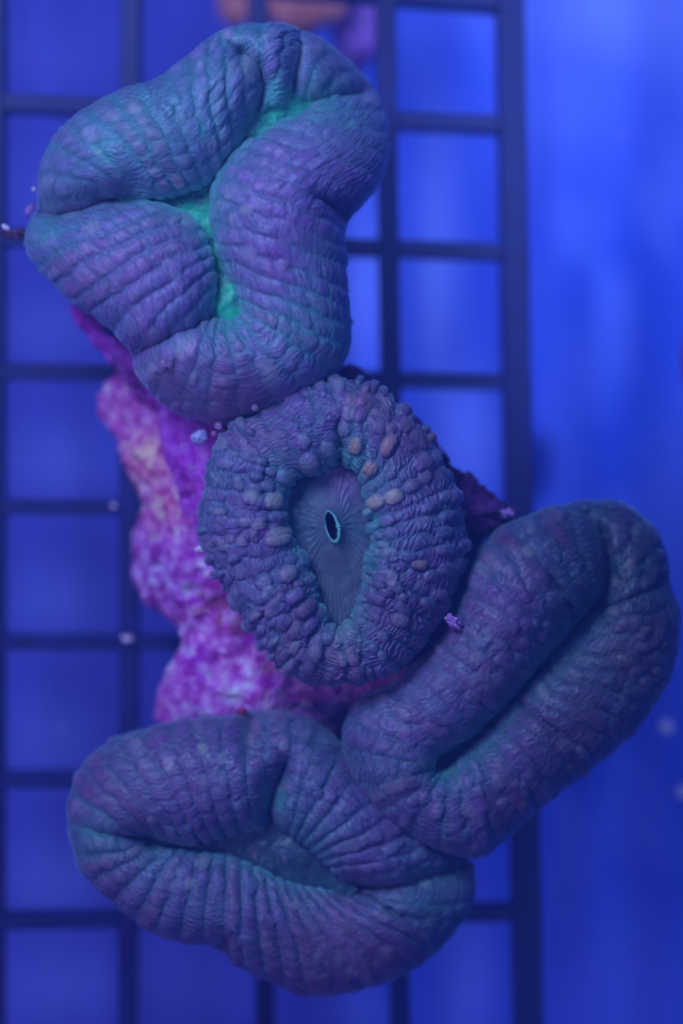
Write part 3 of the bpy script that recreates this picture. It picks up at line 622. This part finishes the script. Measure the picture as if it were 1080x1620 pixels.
rock('rock_ledge', RB, -2.55, 1.0, lambda x, y: 0 * x, 9, tB, rough=0.22, base=-3.8)
RC = [(530,585),(560,575),(600,600),(650,640),(720,745),(760,770),(800,800),(815,812),(790,840),(745,850),(700,800),(640,700),(580,650)]
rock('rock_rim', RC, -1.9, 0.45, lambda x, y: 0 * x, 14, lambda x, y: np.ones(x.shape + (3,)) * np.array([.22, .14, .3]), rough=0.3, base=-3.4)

# ------------------------------------------------------------------ egg-crate rack
M_bar = plain('rack_plastic', (0.007, 0.008, 0.11), 0.45, 2.0, 0.25)  # blue veil of the water painted into the dark plastic's colour
rack = empty('grid_rack', (0, 0, 0), 'dark blue square-celled plastic grid rack behind the coral', 'rack')
def bar(name, a, b, wa, wb, za, zb, h, mat):
    A = np.array(at(*a, za)); B = np.array(at(*b, zb)); d = (B - A)[:2]; d /= np.linalg.norm(d); n = np.array([-d[1], d[0]])
    V = []; F = []
    ns = 24; bev = 0.03
    prof = [(-1, -h), (-1, -bev), (-1 + .12, 0), (1 - .12, 0), (1, -bev), (1, -h)]
    for q in range(ns + 1):
        t = q / ns; c = A * (1 - t) + B * t; ww = (wa * (1 - t) + wb * t) / 200
        for (u, z) in prof:
            V.append((c[0] + n[0] * u * ww, c[1] + n[1] * u * ww, c[2] + z))
    k = len(prof)
    for q in range(ns):
        for j in range(k):
            F.append((q * k + j, q * k + (j + 1) % k, (q + 1) * k + (j + 1) % k, (q + 1) * k + j))
    return make_mesh(name, V, F, mat, parent=rack, smooth=False)
zl, zr = -4.7, -5.0
def zx(x): return zl + (zr - zl) * x / 800.0
for (xt, xb, wt, wb_) in ((-12, -14, 34, 34), (206, 200, 32, 30), (408, 420, 30, 32), (608, 634, 36, 34), (806, 838, 46, 50)):
    bar('long_bar', (xt, -60), (xb, 1700), wt, wb_, zx(xt), zx(xb), 1.1, M_bar)
for (yl, yr) in ((-62, 4), (157, 196), (370, 398), (584, 604), (800, 810), (1016, 1020), (1236, 1232), (1461, 1446), (1685, 1658)):
    bar('cross_bar', (-60, yl), (825, yr), 27, 27, zx(-60) - 0.05, zx(820) - 0.05, 0.95, M_bar)

# ------------------------------------------------------------------ tank floor and water backdrop
def floor_material():
    m, nt, b = nodes_of('tank_floor'); L = nt.links.new
    tc = N(nt, 'ShaderNodeTexCoord'); a = N(nt, 'ShaderNodeAttribute'); a.attribute_name = 'pigment'
    mp = N(nt, 'ShaderNodeMapping'); mp.inputs['Scale'].default_value = (0.9, 0.10, 1); L(tc.outputs['Object'], mp.inputs['Vector'])  # vertical light streaks imitated by stretched noise in the floor colour
    n = N(nt, 'ShaderNodeTexNoise'); n.inputs['Scale'].default_value = 1.0; n.inputs['Detail'].default_value = 4; L(mp.outputs[0], n.inputs['Vector'])
    r = N(nt, 'ShaderNodeMapRange'); r.inputs['From Min'].default_value = 0.35; r.inputs['From Max'].default_value = 0.65; r.inputs['To Min'].default_value = 0.86; r.inputs['To Max'].default_value = 1.16; L(n.outputs[0], r.inputs['Value'])
    u = N(nt, 'ShaderNodeVectorMath', operation='SCALE'); L(a.outputs['Color'], u.inputs[0]); L(r.outputs[0], u.inputs['Scale'])
    L(u.outputs[0], b.inputs['Base Color']); b.inputs['Roughness'].default_value = 0.7; b.inputs['Specular IOR Level'].default_value = 0.1
    return m
# light streaks and bright patches painted into the blue floor colour: (x, y, half width, half height, amount) in photo pixels
nx, ny = 300, 300
gx, gy = np.meshgrid(np.linspace(-60, 60, nx), np.linspace(-60, 60, ny), indexing='ij')
gz = -13 + 0.5 * (fbm(gx / 9, gy / 9, 4, 2) - .5)
kf = (D + 13) / D / 100; fx_ = gx / kf + 540; fy_ = 810 - gy / kf
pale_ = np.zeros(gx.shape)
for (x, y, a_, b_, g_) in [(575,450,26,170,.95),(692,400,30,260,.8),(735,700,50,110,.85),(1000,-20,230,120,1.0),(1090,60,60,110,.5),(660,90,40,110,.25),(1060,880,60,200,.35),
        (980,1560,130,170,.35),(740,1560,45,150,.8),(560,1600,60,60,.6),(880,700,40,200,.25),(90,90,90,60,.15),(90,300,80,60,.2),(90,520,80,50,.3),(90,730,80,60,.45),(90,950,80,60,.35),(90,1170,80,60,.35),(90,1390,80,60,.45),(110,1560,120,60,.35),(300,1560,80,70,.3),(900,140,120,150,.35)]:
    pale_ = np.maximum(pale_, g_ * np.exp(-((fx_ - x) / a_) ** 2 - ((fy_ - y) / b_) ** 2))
deep_ = np.zeros(gx.shape)  # dimmer backdrop zones painted into the floor as deeper blue
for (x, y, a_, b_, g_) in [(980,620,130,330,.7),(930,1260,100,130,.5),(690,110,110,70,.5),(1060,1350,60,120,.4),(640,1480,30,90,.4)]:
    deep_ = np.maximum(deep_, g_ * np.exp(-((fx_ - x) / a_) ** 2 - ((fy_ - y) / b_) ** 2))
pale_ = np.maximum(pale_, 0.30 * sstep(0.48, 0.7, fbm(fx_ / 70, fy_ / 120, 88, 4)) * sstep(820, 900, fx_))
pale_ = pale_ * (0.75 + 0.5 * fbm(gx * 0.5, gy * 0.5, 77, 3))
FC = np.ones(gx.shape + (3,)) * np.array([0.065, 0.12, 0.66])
FC = mixc(FC, (0.095, 0.10, 0.52), sstep(560, 420, fx_) * 0.9); FC = mixc(FC, (0.010, 0.075, 0.58), np.clip(deep_, 0, 1)); FC = mixc(FC, (0.28, 0.38, 1.0), np.clip(pale_, 0, 1))  # left side also painted dimmer
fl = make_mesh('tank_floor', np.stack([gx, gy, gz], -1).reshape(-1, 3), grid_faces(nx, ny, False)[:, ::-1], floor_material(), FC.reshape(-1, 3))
fl['kind'] = 'structure'

# ------------------------------------------------------------------ bubbles and small bits
def ball(nu=28, nv=16):
    V = []; F = []
    for j in range(nv + 1):
        for i in range(nu):
            a = math.pi * j / nv; b = 2 * math.pi * i / nu
            V.append((math.sin(a) * math.cos(b), math.sin(a) * math.sin(b), math.cos(a)))
    for j in range(nv):
        for i in range(nu): F.append((j * nu + i, (j + 1) * nu + i, (j + 1) * nu + (i + 1) % nu, j * nu + (i + 1) % nu))
    return np.array(V), F
BV, BF = ball()
mb, nt, b = nodes_of('air_bubble'); b.inputs['Base Color'].default_value = (0.8, 0.5, 0.75, 1); b.inputs['Roughness'].default_value = 0.04
b.inputs['Transmission Weight'].default_value = 0.75; b.inputs['IOR'].default_value = 1.33; b.inputs['Specular IOR Level'].default_value = 0.8
def bubble(px, py, z, r, label):
    o = make_mesh('bubble', BV * r, BF, mb); o.location = at(px, py, z)
    o['label'] = label; o['category'] = 'bubble'; o['group'] = 'air bubbles clinging to the coral and rock'
for (x, y, z, r, lb) in [
    (258, 574, 0.16, .07, 'left and smaller of the twin bubbles on the lower lobe of the upper head'),
    (268, 577, 0.12, .085, 'right and larger of the twin bubbles on the lower lobe of the upper head'),
    (403, 645, -0.25, .075, 'round bubble at the seam between the upper head and middle head'),
    (345, 674, -0.55, .085, 'uppermost bubble in the corner between upper head, rock and middle head'),
    (338, 686, -0.65, .06, 'small bubble just under the uppermost corner bubble beside the rock'),
    (303, 738, -1.2, .07, 'dull bubble on purple rock left of the middle head'),
    (312, 812, -1.2, .05, 'tiny bubble at the left edge of the middle head, halfway up'),
    (336, 908, -1.2, .07, 'bubble under the white speck at the lower left edge of the middle head'),
    (737, 887, -0.9, .06, 'bubble between the middle head and the right head'),
    (930, 1229, -1.7, .045, 'tiny shining bubble on the lower right rim of the right head'),
    (720, 1002, -0.5, .04, 'tiny bubble by the pale frill between middle and right heads')]:
    bubble(x, y, z, r * .75, lb)
def blob(name, px, py, z, sx, sy, sz, mat, label, cat, seed, rough=0.3, rot=0, parent=None, fz=2.0):
    V, F = ball(40, 24); 
    nn = fbm(V[:, 0] * fz + V[:, 2] * 1.3 + 9, V[:, 1] * fz - V[:, 2] + 9, seed, 3) - 0.5
    V = V * (1 + rough * 2 * nn)[:, None] * np.array([sx, sy, sz])
    o = make_mesh(name, V, F, mat, parent=parent); o.location = at(px, py, z); o.rotation_euler = (0, 0, rot)
    if label: o['label'] = label; o['category'] = cat
    return o
M_frill = plain('pale_frill', (0.40, 0.20, 0.50), 0.4, 8, 0.4, 0.3)
M_chip = plain('pale_chip', (0.30, 0.28, 0.50), 0.25, 6, 0.2)
M_white = plain('white_speck', (0.9, 0.75, 0.85), 0.4)
M_maroon = plain('maroon_tissue', (0.35, 0.02, 0.10), 0.35)
blob('shell_chip', 316, 692, -0.75, .13, .12, .07, M_chip, 'pale blue chip wedged between purple rock and the middle head', 'shell chip', 3, .35, .5)
blob('frill', 716, 984, -0.35, .12, .08, .07, M_frill, 'pale violet frill between the middle head and the right head', 'frill', 6, .9, -.6, fz=4)
blob('speck', 318, 868, -1.1, .09, .05, .05, M_white, 'white speck at the left edge of the middle head', 'speck', 8, .8, .3, fz=4)
blob('nodule', 383, 1126, -1.5, .09, .07, .07, M_maroon, 'small dark red nodule on the top edge of the lower head', 'nodule', 12, .4)
blob('nodule', 803, 812, -1.3, .13, .07, .08, M_frill, 'pink nodule at the tip of the dark rock rim by the right head', 'nodule', 13, .7, fz=4)
# worm tentacles at the far left
M_stalk = plain('dark_stalk', (0.08, 0.02, 0.06), 0.5)
def fleck(px, py, z, sx, sy, mat, label, seed, rot): blob('fleck', px, py, z, sx, sy, min(sx, sy), mat, label, 'fleck', seed, .9, rot, fz=4)
fleck(54, 299, -1.35, .03, .03, M_white, 'upper pink fleck on the left rim of the upper head', 21, 0)
fleck(47, 332, -1.45, .10, .05, M_frill, 'lower pink fleck on the left rim of the upper head', 22, 1)
fleck(9, 360, -1.5, .07, .035, M_white, 'pale fleck at the left border of the picture, on a dark stalk', 23, 2.6)
fleck(28, 370, -1.6, .22, .07, M_stalk, 'dark stalk reaching left from the rim of the upper head', 24, 0)

for (x, y, z, rr_, lb) in [(1052, 1150, -6.5, .13, 'large blurred pale bubble at the right edge beside the right head'), (1078, 1252, -6.5, .12, 'blurred pale bubble cut by the right edge, below the large one')]:
    o = make_mesh('drifting_bubble', BV * rr_, BF, M_white); o.location = at(x, y, z); o['label'] = lb; o['category'] = 'bubble'; o['group'] = 'blurred bubbles by the right edge'
blob('speck', 202, 1010, -4.6, .09, .05, .03, M_white, 'pale blurred speck on a crossing of the rack, lower left', 'speck', 41, .3)
blob('speck', 180, 800, -4.6, .05, .04, .03, M_white, 'small pale blurred speck on the rack left of the rock', 'speck', 42, .3)
sp_ = rng.rand(26, 4)
spots_ = [(int(a * 1080), int(b * 1620), -3 - 6 * c, .012 + .02 * d) for a, b, c, d in sp_ if not (100 < a * 1080 < 560 and b > .3)]
V = []; F = []
for (x, y, z, q) in spots_:
    v0, f0 = ball(8, 5); n0 = sum(map(len, V)); V.append(v0 * q + np.array(at(x, y, z))); F += [tuple(i + n0 for i in f) for f in f0]
ps = make_mesh('drifting_particles', np.concatenate(V), F, M_white); ps['kind'] = 'stuff'; ps['label'] = 'fine pale particles drifting in the blue water behind the coral'
# other frags, far out of focus
M_org = plain('orange_coral', (0.80, 0.26, 0.22), 0.5, 2, 0.3); M_vio = plain('violet_coral', (0.35, 0.14, 0.55), 0.5, 2, 0.3)
M_mag = plain('magenta_coral', (0.35, 0.03, 0.30), 0.5, 2, 0.3)
blob('coral_frag', 374, -4, -8.5, .32, .55, .3, M_org, 'small blurred orange coral at the top edge, left of the dark bar', 'coral', 31, .2)
blob('coral_frag', 482, -8, -8.5, .78, .68, .4, M_org, 'larger blurred orange coral at the top edge above the upper head', 'coral', 32, .2)
blob('coral_frag', 566, 20, -9.5, .5, 1.1, .5, M_vio, 'blurred violet coral at the top edge right of the orange ones', 'coral', 33, .2)
blob('coral_frag', 1102, 565, -6.5, .25, .6, .4, M_mag, 'blurred magenta coral cut by the right edge of the picture', 'coral', 34, .2)

# ------------------------------------------------------------------ the water itself, faintly scattering blue
HZ = 0.0027
mz = bpy.data.materials.new('water_haze'); mz.use_nodes = True; nt = mz.node_tree; nt.nodes.remove(nt.nodes['Principled BSDF'])
pv = N(nt, 'ShaderNodeVolumePrincipled'); pv.inputs['Color'].default_value = (0.16, 0.34, 1.0, 1); pv.inputs['Density'].default_value = HZ
nt.links.new(pv.outputs[0], nt.nodes['Material Output'].inputs['Volume'])
c = np.array([(x, y, z) for x in (-58, 58) for y in (-58, 58) for z in (-14.5, D + 1)], float)
hz = make_mesh('haze', c, [(0, 1, 3, 2), (4, 6, 7, 5), (0, 4, 5, 1), (2, 3, 7, 6), (0, 2, 6, 4), (1, 5, 7, 3)], mz, smooth=False); hz['kind'] = 'stuff'
